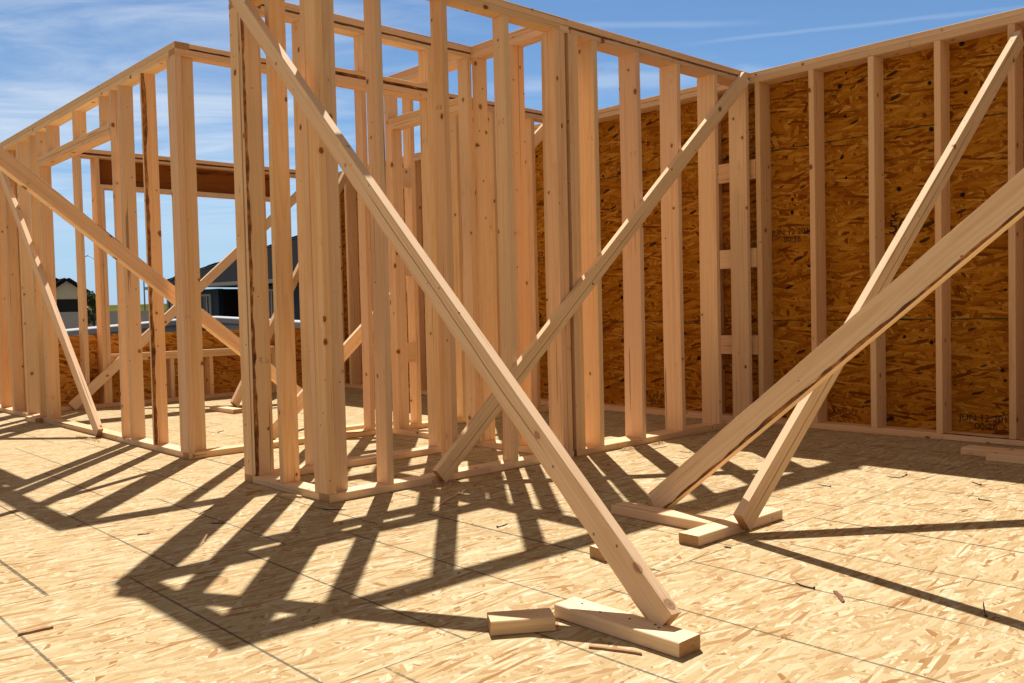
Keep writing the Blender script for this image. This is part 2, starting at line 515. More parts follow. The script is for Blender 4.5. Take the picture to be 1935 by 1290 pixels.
M['bark'] = bark_mat()
M['end'] = endgrain_mat()
M['header'] = header_mat()
M['ink'] = flat_mat('stamp_ink', (0.03, 0.012, 0.008), 0.7, 0.2)
M['redink'] = flat_mat('red_stamp_ink', (0.10, 0.012, 0.008), 0.7, 0.2)
M['greyink'] = flat_mat('grade_stamp_ink', (0.10, 0.05, 0.03), 0.7, 0.2)
M['steel'] = flat_mat('nail_steel', (0.055, 0.052, 0.05), 0.42, 0.3, 60, 0.7)
M['splinter'] = flat_mat('splinter_wood', (0.33, 0.17, 0.075), 0.8, 0.4, 60)
M['pale_splinter'] = flat_mat('pale_splinter_wood', (0.66, 0.45, 0.25), 0.8, 0.25, 60)
M['sawdust'] = flat_mat('sawdust_grains', (0.66, 0.47, 0.26), 0.9, 0.3, 90)
M['chips'] = flat_mat('bark_chip', (0.16, 0.055, 0.022), 0.8, 0.4, 40)
M['vinyl'] = flat_mat('white_vinyl', (0.46, 0.485, 0.54), 0.5, 0.03, 3)
M['concrete'] = flat_mat('pale_concrete', (0.36, 0.375, 0.40), 0.7, 0.06, 4, 0, 0.1)
M['capmetal'] = flat_mat('pale_cap', (0.34, 0.355, 0.375), 0.8, 0.05, 3)
M['redlabel'] = flat_mat('red_label', (0.50, 0.035, 0.06), 0.5, 0.1)
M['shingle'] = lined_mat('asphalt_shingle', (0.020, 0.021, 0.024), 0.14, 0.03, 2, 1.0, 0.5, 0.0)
M['ridge'] = flat_mat('ridge_shingle', (0.022, 0.022, 0.025), 0.9, 0.3, 6)
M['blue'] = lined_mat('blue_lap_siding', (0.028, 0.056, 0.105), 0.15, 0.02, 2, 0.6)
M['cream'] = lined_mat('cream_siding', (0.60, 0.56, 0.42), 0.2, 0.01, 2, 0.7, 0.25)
M['dkroof'] = flat_mat('dark_roof', (0.016, 0.015, 0.016), 1.0, 0.3, 5, 0, 0, 0.0)
M['dkdoor'] = flat_mat('dark_garage_door', (0.012, 0.011, 0.012), 0.7, 0.2, 3)
M['trimw'] = flat_mat('white_trim', (0.42, 0.44, 0.47), 0.5, 0.05, 3)
M['glass'] = flat_mat('window_glass', (0.02, 0.024, 0.03), 0.06, 0.1, 2, 0, 0, 0.6)
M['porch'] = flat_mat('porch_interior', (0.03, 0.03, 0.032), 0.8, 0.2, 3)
M['lamp'] = flat_mat('lamp_metal', (0.30, 0.31, 0.32), 0.5, 0.1, 8, 0.6)
M['trunk'] = flat_mat('tree_bark', (0.09, 0.06, 0.04), 0.9, 0.4, 30, 0, 0.4)


def ground_mat(name, a, bcol, scale):
    m, t, b = new_mat(name)
    co = t.new('ShaderNodeTexCoord').outputs['Object']
    n = t.noise(co, scale, 6, 0.65)
    n2 = t.noise(co, scale * 14, 4, 0.6)
    c = t.mix(t.smooth(n, 0.38, 0.62), a, bcol)
    c = t.mix(t.math('MULTIPLY', n2, 0.5), c, tuple(x * 0.45 for x in a))
    t.l.new(c, b.inputs['Base Color'])
    b.inputs['Roughness'].default_value = 1.0
    b.inputs['Specular IOR Level'].default_value = 0.0
    bump(t, b, n2, 0.5, 0.08)
    return m


M['dirt'] = ground_mat('bare_soil', (0.12, 0.095, 0.06), (0.16, 0.14, 0.08), 0.4)
M['grass'] = ground_mat('rough_grass', (0.055, 0.085, 0.015), (0.13, 0.115, 0.035), 0.11)


def leaf_mat():
    m, t, b = new_mat('tree_leaves')
    co = t.new('ShaderNodeTexCoord').outputs['Object']
    n = t.noise(co, 5, 3, 0.6)
    c = t.mix(t.smooth(n, 0.35, 0.65), (0.035, 0.075, 0.015), (0.11, 0.16, 0.04))
    t.l.new(c, b.inputs['Base Color'])
    b.inputs['Roughness'].default_value = 0.6
    b.inputs['Transmission Weight'].default_value = 0.0
    return m


M['leaf'] = leaf_mat()

# ------------------------------------------------------------------ builders
rng = random.Random(7)


def tag(o, label=None, cat=None, group=None, kind=None):
    if label:
        o['label'] = label
    if cat:
        o['category'] = cat
    if group:
        o['group'] = group
    if kind:
        o['kind'] = kind
    return o


def empty(name, loc, label, cat, group=None):
    o = bpy.data.objects.new(name, None)
    COL.objects.link(o)
    o.location = loc
    o.empty_display_size = 0.1
    return tag(o, label, cat, group, 'thing')


def link(name, me, mats, parent=None, mw=None):
    for x in (mats if isinstance(mats, (list, tuple)) else [mats]):
        me.materials.append(x)
    o = bpy.data.objects.new(name, me)
    COL.objects.link(o)
    mw = mw or Matrix.Identity(4)
    if parent is not None:
        o.parent = parent
        pm = Matrix.Identity(4)
        q = parent
        while q is not None:
            pm = q.matrix_basis @ pm
            q = q.parent
        o.matrix_basis = pm.inverted() @ mw
    else:
        o.matrix_basis = mw
    return o


def board(name, p0, p1, wdir, w, t, parent=None, mat='stud', cham=0.0022, wane=None, bow=0.005, rough=0.0, seg=None, cut=None, wmat='bark'):
    """one piece of lumber from p0 to p1; w is measured along wdir, t across it. wane maps a corner (sx, sy) to a bark-edge size"""
    p0, p1 = Vector(p0), Vector(p1)
    ax = p1 - p0
    L = ax.length
    ez = ax / L
    ex = Vector(wdir)
    ex = (ex - ez * ex.dot(ez)).normalized()
    ey = ez.cross(ex)
    mw = Matrix((ex, ey, ez)).transposed().to_4x4()
    mw.translation = p0
    n = seg or max(1, int(L / 0.22))
    wane = wane or {}
    if wane:
        n = max(n, int(L / 0.05))
    hx, hy = w / 2, t / 2
    bm = bmesh.new()
    rs = random.Random(int(abs(p0.x * 911 + p0.y * 577 + p0.z * 131 + p1.x * 37 + p1.z * 71) * 1000) % 99991)
    bx, by = rs.uniform(-bow, bow), rs.uniform(-bow, bow) * 0.6
    tw = rs.uniform(-1, 1) * 0.004
    rings = []
    order = [(1, 1), (-1, 1), (-1, -1), (1, -1)]
    sd = rs.uniform(0, 100)
    for i in range(n + 1):
        s = i / n
        ox, oy = bx * math.sin(math.pi * s), by * math.sin(math.pi * s)
        a = tw * math.sin(math.pi * s)
        ca, sa = math.cos(a), math.sin(a)
        ring = []
        for (sx, sy) in order:
            c1 = c2 = cham
            if (sx, sy) in wane:
                q = wane[(sx, sy)]
                k1 = 0.5 + 0.9 * abs(mnoise.noise(Vector((sd, s * L * 2.2, sx)))) + 0.5 * mnoise.noise(Vector((s * L * 14, sd, sy)))
                k2 = 0.6 + 0.9 * abs(mnoise.noise(Vector((sd + 9, s * L * 2.0, sx)))) + 0.3 * mnoise.noise(Vector((s * L * 14, sd + 3, sy)))
                c1 = max(cham, q[0] * k1)
                c2 = max(cham, q[1] * k2)
            v1 = (sx * (hx - c1), sy * hy)
            v2 = (sx * hx, sy * (hy - c2))
            pair = [v2, v1] if sx * sy > 0 else [v1, v2]
            for (vx, vy) in pair:
                zz_ = s * L
                if cut and i in (0, n):
                    zz_ += cut[0 if i == 0 else 1] * vx
                ring.append(bm.verts.new((vx * ca - vy * sa + ox, vx * sa + vy * ca + oy, zz_)))
        rings.append(ring)
    for i in range(n):
        for k in range(8):
            f = bm.faces.new((rings[i][k], rings[i][(k + 1) % 8], rings[i + 1][(k + 1) % 8], rings[i + 1][k]))
            if k % 2 == 0 and order[k // 2] in wane:
                f.material_index = 1
    f = bm.faces.new(list(reversed(rings[0])))
    f.material_index = 2
    f = bm.faces.new(rings[-1])
    f.material_index = 2
    bm.normal_update()
    me = bpy.data.meshes.new(name)
    bm.to_mesh(me)
    bm.free()
    return link(name, me, [M[mat], M[wmat], M['end']], parent, mw)


def bmesh_obj(name, bm, mat, parent=None, mw=None, smooth=False):
    bmesh.ops.recalc_face_normals(bm, faces=bm.faces)
    me = bpy.data.meshes.new(name)
    bm.to_mesh(me)
    bm.free()
    if smooth:
        for p in me.polygons:
            p.use_smooth = True
    return link(name, me, mat, parent, mw)


def bx(bm, lo, hi, mi=0, M4=None):
    vs_ = [bm.verts.new((x, y, z)) for x in (lo[0], hi[0]) for y in (lo[1], hi[1]) for z in (lo[2], hi[2])]
    if M4 is not None:
        for v in vs_:
            v.co = M4 @ v.co
    for q in ((0, 1, 3, 2), (4, 6, 7, 5), (0, 4, 5, 1), (2, 3, 7, 6), (0, 2, 6, 4), (1, 5, 7, 3)):
        f = bm.faces.new([vs_[i] for i in q])
        f.material_index = mi
    return vs_


H = 2.467
PT = 0.038
SZ0, SZ1 = 0.0385, 2.3905       # stud bottom and top
W2 = 0.089
D6 = 0.140


def stud(par, x0, x1, y0, y1, z0=SZ0, z1=SZ1, name='stud', **k):
    cx, cy = (x0 + x1) / 2, (y0 + y1) / 2
    if (x1 - x0) > (y1 - y0):
        return board(name, (cx, cy, z0), (cx, cy, z1), (1, 0, 0), x1 - x0, y1 - y0, par, **k)
    return board(name, (cx, cy, z0), (cx, cy, z1), (0, 1, 0), y1 - y0, x1 - x0, par, **k)


def rail(par, name, x0, x1, y0, y1, z0, z1, **k):
    k.setdefault('bow', 0.0012)
    cx, cy, cz = (x0 + x1) / 2, (y0 + y1) / 2, (z0 + z1) / 2
    if (x1 - x0) > (y1 - y0):
        flat_ = (y1 - y0) > (z1 - z0)
        return board(name, (x0, cy, cz), (x1, cy, cz), (0, 1, 0) if flat_ else (0, 0, 1), max(y1 - y0, z1 - z0), min(y1 - y0, z1 - z0), par, **k)
    flat_ = (x1 - x0) > (z1 - z0)
    return board(name, (cx, y0, cz), (cx, y1, cz), (1, 0, 0) if flat_ else (0, 0, 1), max(x1 - x0, z1 - z0), min(x1 - x0, z1 - z0), par, **k)


ZL0, ZL1 = 2.391, 2.4285         # lower top plate
ZU0, ZU1 = 2.4295, H             # upper top plate


def stamp(par, o, at, right, up, nrm, s=0.012, seed=1):
    """the two small illegible ink marks of a lumber grade stamp"""
    bm = bmesh.new()
    r = random.Random(seed)
    at, right, up, nrm = Vector(at), Vector(right), Vector(up), Vector(nrm)
    for blk in (-1.0, 1.1):
        for row in range(3):
            for cx in range(3):
                if r.random() < 0.25:
                    continue
                u0 = blk * s * 1.1 + (cx - 1) * s * 0.42
                v0 = (1 - row) * s * 0.8
                wv, hv = s * r.uniform(0.12, 0.32), s * r.uniform(0.14, 0.55)
                q = [at + right * (u0 + a * wv) + up * (v0 + b_ * hv) + nrm * 0.0012 for a, b_ in ((-.5, -.5), (.5, -.5), (.5, .5), (-.5, .5))]
                bm.faces.new([bm.verts.new(p) for p in q])
    return bmesh_obj('grade_stamp', bm, M['greyink'], o)


# ------------------------------------------------------------------ setting: deck, ground
bm = bmesh.new()
bx(bm, (-8.0, -8.0, -0.28), (3.606, 5.618, 0.0))
bx(bm, (-8.0, 5.619, -0.28), (0.30, 8.2, 0.0))
tag(bmesh_obj('floor', bm, M['floor']), 'pale strand board subfloor deck with printed dashed lines', None, None, 'structure')

bm = bmesh.new()
for a in range(40):
    pass
bmesh.ops.create_grid(bm, x_segments=60, y_segments=60, size=600)
for v in bm.verts:
    v.co.z = -1.0 + 0.25 * mnoise.noise(Vector((v.co.x * 0.02, v.co.y * 0.02, 0)))
tag(bmesh_obj('ground', bm, M['dirt'], None, None, True), 'bare soil around the building site', None, None, 'structure')

# ------------------------------------------------------------------ walls
# W1: long partition nearest the camera, front face y=0
W1 = empty('stud_wall', (0, 0, 0), 'long open stud wall with a double stud stack and a diagonal brace on its face', 'wall')
rail(W1, 'bottom_plate', 0, 1.595, 0, W2, 0.0005, PT)
rail(W1, 'bottom_plate', 1.6185, 3.466, 0, D6, 0.0005, PT)
rail(W1, 'top_plate', 0, 1.552, 0, W2, ZL0, ZL1)
rail(W1, 'top_plate', 1.640, 3.466, 0, D6, ZL0, ZL1 - 0.004, wane={(1, 1): (0.012, 0.010), (-1, 1): (0.012, 0.010)})
rail(W1, 'top_plate', 0.0895, 1.6175, 0, W2, ZU0, ZU1)
rail(W1, 'top_plate', 1.6185, 3.466, 0, D6, ZU0, ZU1)
W1S = [0.0, 0.314, 0.709, 1.126, 1.512, 1.552, 1.6195, 1.6585, 1.822, 2.212, 2.622, 3.034, 3.410]
st1 = []
for x in W1S:
    st1.append(stud(W1, x, x + PT, 0, W2 if x < 1.6 else D6))
stud(W1, 0.0385, 0.1275, 0.046, 0.084)
for i, z in ((1, 1.40), (2, 1.86), (3, 1.84), (8, 1.83), (9, 1.78)):
    x = W1S[i]
    stamp(W1, st1[i], (x, 0.036, z), (0, -1, 0), (0, 0, 1), (-1, 0, 0), 0.013, i)
for i, z in ((5, 0.62),):
    x = W1S[i]
    stamp(W1, st1[i], (x + 0.019, 0, z), (1, 0, 0), (0, 0, 1), (0, -1, 0), 0.008, i + 40)

# W2: short return wall, face x=0
WT = empty('stud_wall', (0, 0.41, 0), 'short stud wall turning the near corner, one stud between corner posts', 'wall')
rail(WT, 'bottom_plate', 0, W2, 0.0895, 0.732, 0.0005, PT)
rail(WT, 'top_plate', 0, W2, 0.0895, 0.732, ZL0, ZL1)
rail(WT, 'top_plate', 0, W2, 0.0, 0.821, ZU0, ZU1)
stud(WT, 0, W2, 0.0895, 0.1275)
s_ = stud(WT, 0, W2, 0.413, 0.451)
s2 = stud(WT, 0, W2, 0.694, 0.732, wane={(-1, 1): (0.024, 0.008), (-1, -1): (0.024, 0.008)})
s2['label'] = 'stud with a dark bark edge'
stamp(WT, s2, (0.062, 0.694, 0.62), (1, 0, 0), (0, 0, 1), (0, -1, 0), 0.013, 5)

# W3: partition behind, front face y=.7325
Y3 = 0.7325
WC = empty('stud_wall', (0.7, Y3, 0), 'stud wall behind the near corner with a doubled rail over its door gap', 'wall')
rail(WC, 'bottom_plate', 0, 1.227, Y3, Y3 + W2, 0.0005, PT)
rail(WC, 'top_plate', 0, 1.527, Y3, Y3 + W2, ZL0, ZL1 - 0.003, wane={(1, 1): (0.016, 0.013), (-1, 1): (0.016, 0.013)})
rail(WC, 'top_plate', 0.0895, 1.527, Y3, Y3 + W2, ZU0, ZU1)
for x in (0.0, 0.083, 0.350, 1.188, 1.4885):
    stud(WC, x, x + PT, Y3, Y3 + W2)
stud(WC, 0.737, 0.775, Y3, Y3 + W2, 2.1825, 2.3905, 'cripple_stud')
rail(WC, 'header_rail', 0.3885, 1.1875, Y3, Y3 + W2, 2.1045, 2.1405)
rail(WC, 'header_rail', 0.3885, 1.1875, Y3, Y3 + W2, 2.145, 2.182, wane={(1, -1): (0.018, 0.016), (-1, -1): (0.018, 0.016)})
stamp(WC, WC.children[6], (1.188, 0.777, 1.86), (0, -1, 0), (0, 0, 1), (-1, 0, 0), 0.013, 9)

# W6: cross wall from W1 back to W4, face x=1.54
X6 = 1.528
WX = empty('stud_wall', (X6, 0.9, 0), 'cross stud wall joining the long wall to the back partition, header rail over its door', 'wall')
rail(WX, 'bottom_plate', X6, X6 + W2, 0.0895, 1.725, 0.0005, PT)
rail(WX, 'top_plate', 1.5535, 1.6385, 0.004, 0.0885, ZL0, ZL1)
rail(WX, 'top_plate', X6, X6 + W2, 0.0895, 1.725, ZL0, ZL1)
rail(WX, 'top_plate', X6, X6 + W2, 0.0895, 1.725, ZU0, ZU1)
for y in (0.0895, 0.360, 0.690, 1.630):
    stud(WX, X6, X6 + W2, y, y + PT)
stud(WX, X6, X6 + W2, 1.5915, 1.6295, SZ0, 2.104)
stud(WX, X6, X6 + W2, 0.823, 0.861, SZ0, 2.104)
rail(WX, 'header_rail', X6, X6 + W2, 0.823, 1.6295, 2.1045, 2.1405)
rail(WX, 'header_rail', X6, X6 + W2, 0.823, 1.6295, 2.142, 2.180)

# W4: back partition, front face y=1.7266
Y4 = 1.7266
X5 = 0.0947
WB = empty('stud_wall', (1.7, Y4, 0), 'back stud partition running from the left wall corner to the sheathed wall', 'wall')
wb_plate = rail(WB, 'bottom_plate', X5, 3.466, Y4, Y4 + W2, 0.0005, PT)
bm = bmesh.new()
for (xa, za), (xb, zb) in (((0.111, 0.006), (0.135, 0.033)), ((0.112, 0.032), (0.133, 0.007)), ((0.118, 0.018), (0.205, 0.021))):
    dv = Vector((xb - xa, 0, zb - za)).normalized()
    nv_ = Vector((-dv.z, 0, dv.x)) * 0.0011
    A_, B_ = Vector((xa, Y4 - 0.0009, za)), Vector((xb, Y4 - 0.0009, zb))
    bm.faces.new([bm.verts.new(p_) for p_ in (A_ - nv_, B_ - nv_, B_ + nv_, A_ + nv_)])
bmesh_obj('pencil_mark', bm, M['ink'], wb_plate)
rail(WB, 'top_plate', X5, 3.466, Y4, Y4 + W2, ZL0, ZL1)
rail(WB, 'top_plate', X5 + 0.0895, 3.466, Y4, Y4 + W2, ZU0, ZU1, wane={(-1, -1): (0.02, 0.012)})
for x in (X5, 0.575, 0.985, 1.385, 1.790, 2.215, 2.585, 3.005, 3.412):
    o = stud(WB, x, x + PT, Y4, Y4 + W2)
    if x == X5:
        stamp(WB, o, (X5, Y4 + 0.045, 0.63), (0, -1, 0), (0, 0, 1), (-1, 0, 0), 0.012, 21)
        stamp(WB, o, (X5 + 0.019, Y4, 0.85), (1, 0, 0), (0, 0, 1), (0, -1, 0), 0.008, 22)
stud(WB, X5 + 0.0385, X5 + 0.1275, Y4 + 0.045, Y4 + 0.083)
for z in (0.557, 1.175, 1.805):
    rail(WB, 'blocking', 1.4235, 1.7895, Y4 + 0.001, Y4 + 0.039, z - 0.068, z + 0.068)

# W5: left wall, face x=X5
WL = empty('stud_wall', (X5, 3.6, 0), 'long stud wall on the left with a wide door gap under a header rail', 'wall')
YB5 = Y4 + W2 + 0.0005
for a, b_ in ((YB5, 2.99), (2.992, 5.18), (5.24, 7.4)):
    rail(WL, 'bottom_plate', X5, X5 + W2, a, b_, 0.0005, PT)
rail(WL, 'top_plate', X5, X5 + W2, YB5, 7.4, ZL0, ZL1)
rail(WL, 'top_plate', X5, X5 + W2, Y4, 7.4, ZU0, ZU1)
for y in (YB5, 2.637, 2.802, 4.512, 4.715, 5.085, 5.520, 5.562, 5.96, 6.37, 6.78, 7.36):
    stud(WL, X5, X5 + W2, y, y + PT)
o = stud(WL, X5, X5 + W2, 2.250, 2.288, wane={(-1, 1): (0.026, 0.010), (-1, -1): (0.026, 0.010)})
o['label'] = 'stud with a dark bark edge'
stamp(WL, o, (X5 + 0.062, 2.250, 0.62), (1, 0, 0), (0, 0, 1), (0, -1, 0), 0.013, 15)
stud(WL, X5, X5 + W2, 4.4725, 4.5105, SZ0, 2.104)
rail(WL, 'header_rail', X5, X5 + W2, 2.8405, 4.5105, 2.1045, 2.1405)
rail(WL, 'header_rail', X5, X5 + W2, 2.8405, 4.5105, 2.144, 2.182)
for y in (3.0, 3.575, 4.215):
    stud(WL, X5, X5 + W2, y, y + PT, 2.1825, 2.3905, 'cripple_stud')
# kicked-out offcut under the plate joint
# W7: window wall at the back
Y7 = 5.480
WW = empty('window_wall', (1.8, Y7, 0), 'back stud wall with a wide window gap and strand board only along its foot', 'wall')
X7 = X5 + W2 + 0.001
rail(WW, 'bottom_plate', X7, 3.466, Y7, Y7 + D6, 0.0005, PT)
rail(WW, 'top_plate', X7, 3.466, Y7, Y7 + D6, ZL0, ZL1 - 0.006, wane={(1, 1): (0.02, 0.016), (-1, 1): (0.02, 0.016)})
rail(WW, 'top_plate', X7, 3.466, Y7, Y7 + D6, ZU0, ZU1)
for x in (X7, 0.698, 0.862, 2.845, 3.215, 3.428):
    stud(WW, x, x + PT, Y7, Y7 + D6)
for x in (0.9005, 2.768, 2.8065):
    stud(WW, x, x + PT, Y7, Y7 + D6, SZ0, 2.104)
for x in (1.105, 1.515, 1.925, 2.335, 2.64):
    stud(WW, x, x + PT, Y7, Y7 + D6, SZ0, 0.4345, 'cripple_stud')
rail(WW, 'sill_plate', 0.939, 2.7675, Y7, Y7 + D6, 0.435, 0.472)
rail(WW, 'sill_plate', 0.939, 2.7675, Y7, Y7 + D6, 0.474, 0.511)
rail(WW, 'header_rail', 0.9005, 2.8445, Y7, Y7 + D6, 2.1045, 2.1405)
bm = bmesh.new()
bx(bm, (0.9007, Y7 + 0.085, 2.1408), (2.8443, Y7 + 0.139, 2.3905))
bmesh_obj('header_panel', bm, M['header'], WW)
bm = bmesh.new()
bx(bm, (X7, Y7 + D6 + 0.0006, -0.28), (3.606, Y7 + D6 + 0.012, 0.700))
bx(bm, (0.925, Y7 + D6 + 0.0006, 0.7003), (0.975, Y7 + D6 + 0.012, 2.10))
bmesh_obj('sheathing', bm, M['osb_y'], WW)

# W8: sheathed exterior wall, inner face x=X8
X8 = 3.4676
WS = empty('sheathed_wall', (X8, 0.5, 0), 'tall outside wall sheathed in dark orange strand board behind regular studs', 'wall')
YE = -4.6
rail(WS, 'bottom_plate', X8, X8 + D6, -1.292, 5.619, 0.0005, PT)
rail(WS, 'bottom_plate', X8, X8 + D6, YE, -1.294, 0.0005, PT, wane={(-1, -1): (0.05, 0.004), (-1, 1): (0.05, 0.004)})
rail(WS, 'top_plate', X8, X8 + D6, -1.115, 5.619, ZL0, ZL1, wane={})
rail(WS, 'top_plate', X8, X8 + D6, YE, -1.117, ZL0, ZL1)
rail(WS, 'top_plate', X8, X8 + D6, YE, 0.0, ZU0, ZU1)
rail(WS, 'top_plate', X8, X8 + D6, 0.002, 5.619, ZU0 + 0.002, ZU1, wane={(1, -1): (0.012, 0.008), (1, 1): (0.012, 0.008), (-1, -1): (0.012, 0.008)})
for k in range(-13, 11):
    y = -0.0745 - 0.4064 * k
    if y < YE + 0.05:
        continue
    stud(WS, X8, X8 + D6, y, y + PT)
stud(WS, X8, X8 + D6, 5.540, 5.578)
stud(WS, X8, X8 + D6, YE + 0.001, YE + 0.039)
for z in (0.557, 1.175, 1.795):
    rail(WS, 'blocking', X8 + 0.001, X8 + 0.039, -0.0355, 0.331, z - 0.068, z + 0.068)
bm = bmesh.new()
XS = X8 + D6 + 0.0006
bx(bm, (XS, YE, -0.28), (XS + 0.0115, 5.6325, H - 0.004))
SH = bmesh_obj('sheathing', bm, M['osb_x'], WS)


def ink_text(body, y, z, size, mat='ink', sx=1.0):
    cu_ = bpy.data.curves.new('printed_stamp', 'FONT')
    cu_.body = body
    cu_.size = size
    cu_.align_x = 'CENTER'
    cu_.align_y = 'CENTER'
    cu_.space_line = 0.85
    cu_.extrude = 0.0003
    cu_.materials.append(M[mat])
    tmp = bpy.data.objects.new('text_source', cu_)
    COL.objects.link(tmp)
    bpy.context.view_layer.update()
    me = bpy.data.meshes.new_from_object(tmp.evaluated_get(bpy.context.evaluated_depsgraph_get()))
    bpy.data.objects.remove(tmp)
    bpy.data.curves.remove(cu_)
    # text faces -x: right = -y, up = z
    mw = Matrix(((0, 0, -1), (-1, 0, 0), (0, 1, 0))).to_4x4()
    mw.translation = (XS - 0.0012, y, z)
    return link('printed_stamp', me, [], SH, mw @ Matrix.Diagonal((sx, 1, 1, 1)))


for (y, z, s) in ((-0.233, 1.317, 0.060), (0.98, 0.105, 0.060), (-1.490, 0.103, 0.058), (2.245, 1.32, 0.060)):
    ink_text('JUN 12 2016\n00:26', y, z, s)
ink_text('50', -0.975, 1.315, 0.13)
ink_text('ABSOU', -0.60, 0.105, 0.055, 'redink')


# ------------------------------------------------------------------ diagonal braces
def brace(name, a, b_, label, w=W2, t=PT, cat='brace', wane=None, mat='brace', bow=0.004, parent=None, cut=None, group='diagonal braces', roll=0.0, wmat='bark'):
    a, b_ = Vector(a), Vector(b_)
    ax = (b_ - a).normalized()
    side = ax.cross(Vector((0, 0, 1))).normalized()
    wd = side.cross(ax) * math.cos(roll) + side * math.sin(roll)
    o = board(name, a, b_, wd, w, t, parent, mat=mat, wane=wane, bow=bow, cut=cut, wmat=wmat)
    return tag(o, label, cat, group, 'thing')


# axis data fitted to the wall geometry
brace('diagonal_brace', (-0.2855, -2.085, 0.0395), (-0.0215, 0.700, 2.425),
      'long board leaning from the floor blocks up over the near wall corner', wane={(-1, -1): (0.026, 0.012)}, bow=0.006, wmat='stud', mat='brace_split')
brace('diagonal_brace', (0.605, -0.0205, 0.036), (3.375, -0.0205, 2.415),
      'board nailed slantwise across the face of the long wall, split along its length', bow=0.002, mat='brace_check')
brace('diagonal_brace', (0.730, -1.650, 0.045), (3.466, -1.722, 2.300),
      'pale board rising from a floor block to the top of the sheathed wall', bow=0.004, mat='brace_check')
brace('bark_edged_plank', (0.822, -1.185, 0.034), (0.775, -4.20, 2.475),
      'plank with dark bark along both edges, slanting up from the floor to the right', w=0.100, bow=0.004,
      wane={(-1, 1): (0.015, 0.004), (1, 1): (0.005, 0.008)}, roll=-0.13)
brace('diagonal_brace', (0.0755, 3.225, 0.032), (0.0755, 5.72, 2.36),
      'narrow slanted board with sunlit patches on the left wall face', bow=0.002)
brace('diagonal_brace', (1.62, 2.66, 0.03), (-1.15, 1.33, 1.80),
      'board sloping down from upper left and passing behind the left corner post', bow=0.003,
      wane={(1, 1): (0.008, 0.008), (1, -1): (0.008, 0.008)})
brace('diagonal_brace', (0.560, 5.4595, 0.034), (3.06, 5.4595, 2.23),
      'slanted board across the back window wall under its header', bow=0.002)
brace('diagonal_brace', (1.555, 4.175, 0.045), (3.40, 5.10, 2.40),
      'steep board propping the far corner of the sheathed wall', bow=0.003)
brace('diagonal_brace', (0.800, 2.075, 0.034), (3.45, 1.985, 2.42),
      'slanted prop behind the back partition with a sunlit upper edge', bow=0.003)


# ------------------------------------------------------------------ loose blocks and boards on the deck
def block(name, a, b_, w, label, wdir=None, z=0.0196, t=PT, cat='wood block', mat='brace', group='lumber offcuts on the floor'):
    a, b_ = Vector((a[0], a[1], z)), Vector((b_[0], b_[1], z))
    ax = (b_ - a).normalized()
    o = board(name, a, b_, wdir or Vector((-ax.y, ax.x, 0)), w, t, None, mat=mat, bow=0.001, cham=0.0025)
    return tag(o, label, cat, group, 'thing')


block('wood_block', (-0.563, -1.712), (-0.422, -1.808), 0.078, 'short square offcut half in shadow, beside the longer foreground block')
LONGB = block('wood_block', (-0.328, -1.765), (-0.3285, -2.183), 0.086, 'long nailed block at the foot of the foremost leaning board')
for i_, (nx, ny) in enumerate(((-0.318, -1.82), (-0.335, -1.90), (-0.322, -1.99), (-0.312, -2.065), (-0.322, -2.085))):
    bm = bmesh.new()
    bmesh.ops.create_cone(bm, cap_ends=True, segments=10, radius1=0.0038, radius2=0.0034, depth=0.0014)
    bmesh_obj('driven_nail', bm, M['steel'], LONGB, Matrix.Translation((nx, ny, 0.0390)))
block('wood_block', (0.485, -1.590), (1.045, -1.590), 0.084, 'pale block under the foot of the board propping the sheathed wall')
block('wood_block', (0.712, -1.5465), (0.712, -1.075), 0.089, 'half shaded block butted square against the pale block')
block('wood_block', (0.135, -1.470), (0.215, -1.485), 0.080, 'small offcut mostly hidden behind the foremost leaning board')
block('wood_block', (1.440, 3.86), (1.436, 4.33), 0.089, 'block on the far floor under the steep prop')
block('loose_board', (1.08, 2.045), (1.92, 2.03), 0.089, 'loose board lying behind the back partition', cat='board')
block('loose_board', (3.055, -1.575), (3.03, -3.6), 0.125, 'shaded loose board lying closest to the sheathed wall', cat='board')
block('loose_board', (2.925, -1.745), (2.90, -3.7), 0.110, 'shaded loose board lying in front of its twin by the wall', cat='board')
block('wood_block', (0.060, 4.66), (0.052, 4.92), 0.050, 'thin offcut tucked under the left wall plate joint')


# ------------------------------------------------------------------ nails, splinters, bark chips, sawdust
def nail(x, y, ang, L, label, bend=0.0, lift=0.0):
    bm = bmesh.new()
    n, sg = 6, 5
    rad = 0.0019
    pts = []
    for i in range(sg + 1):
        s = i / sg
        pts.append(Vector((s * L, bend * math.sin(math.pi * s) * L, rad + 0.0004 + lift * (s ** 2) * L)))
    rings = []
    for i, p in enumerate(pts):
        r = rad if i < sg else 0.0006
        rings.append([bm.verts.new((p.x, p.y + r * math.cos(2 * math.pi * k / n), p.z + r * math.sin(2 * math.pi * k / n))) for k in range(n)])
    for i in range(sg):
        for k in range(n):
            bm.faces.new((rings[i][k], rings[i][(k + 1) % n], rings[i + 1][(k + 1) % n], rings[i + 1][k]))
    bm.faces.new(rings[-1])
    hd = []
    for xx in (-0.002, 0.0):
        hd.append([bm.verts.new((xx, 0.0042 * math.cos(2 * math.pi * k / 10), rad + 0.0024 + 0.0042 * math.sin(2 * math.pi * k / 10))) for k in range(10)])
    for k in range(10):
        bm.faces.new((hd[0][k], hd[0][(k + 1) % 10], hd[1][(k + 1) % 10], hd[1][k]))
    bm.faces.new(hd[0])
    bm.faces.new(hd[1])
    mw = Matrix.Translation((x, y, 0.0003)) @ Matrix.Rotation(ang, 4, 'Z')
    o = bmesh_obj('loose_nail', bm, M['steel'], None, mw)
    return tag(o, label, 'nail', 'loose nails on the floor', 'thing')


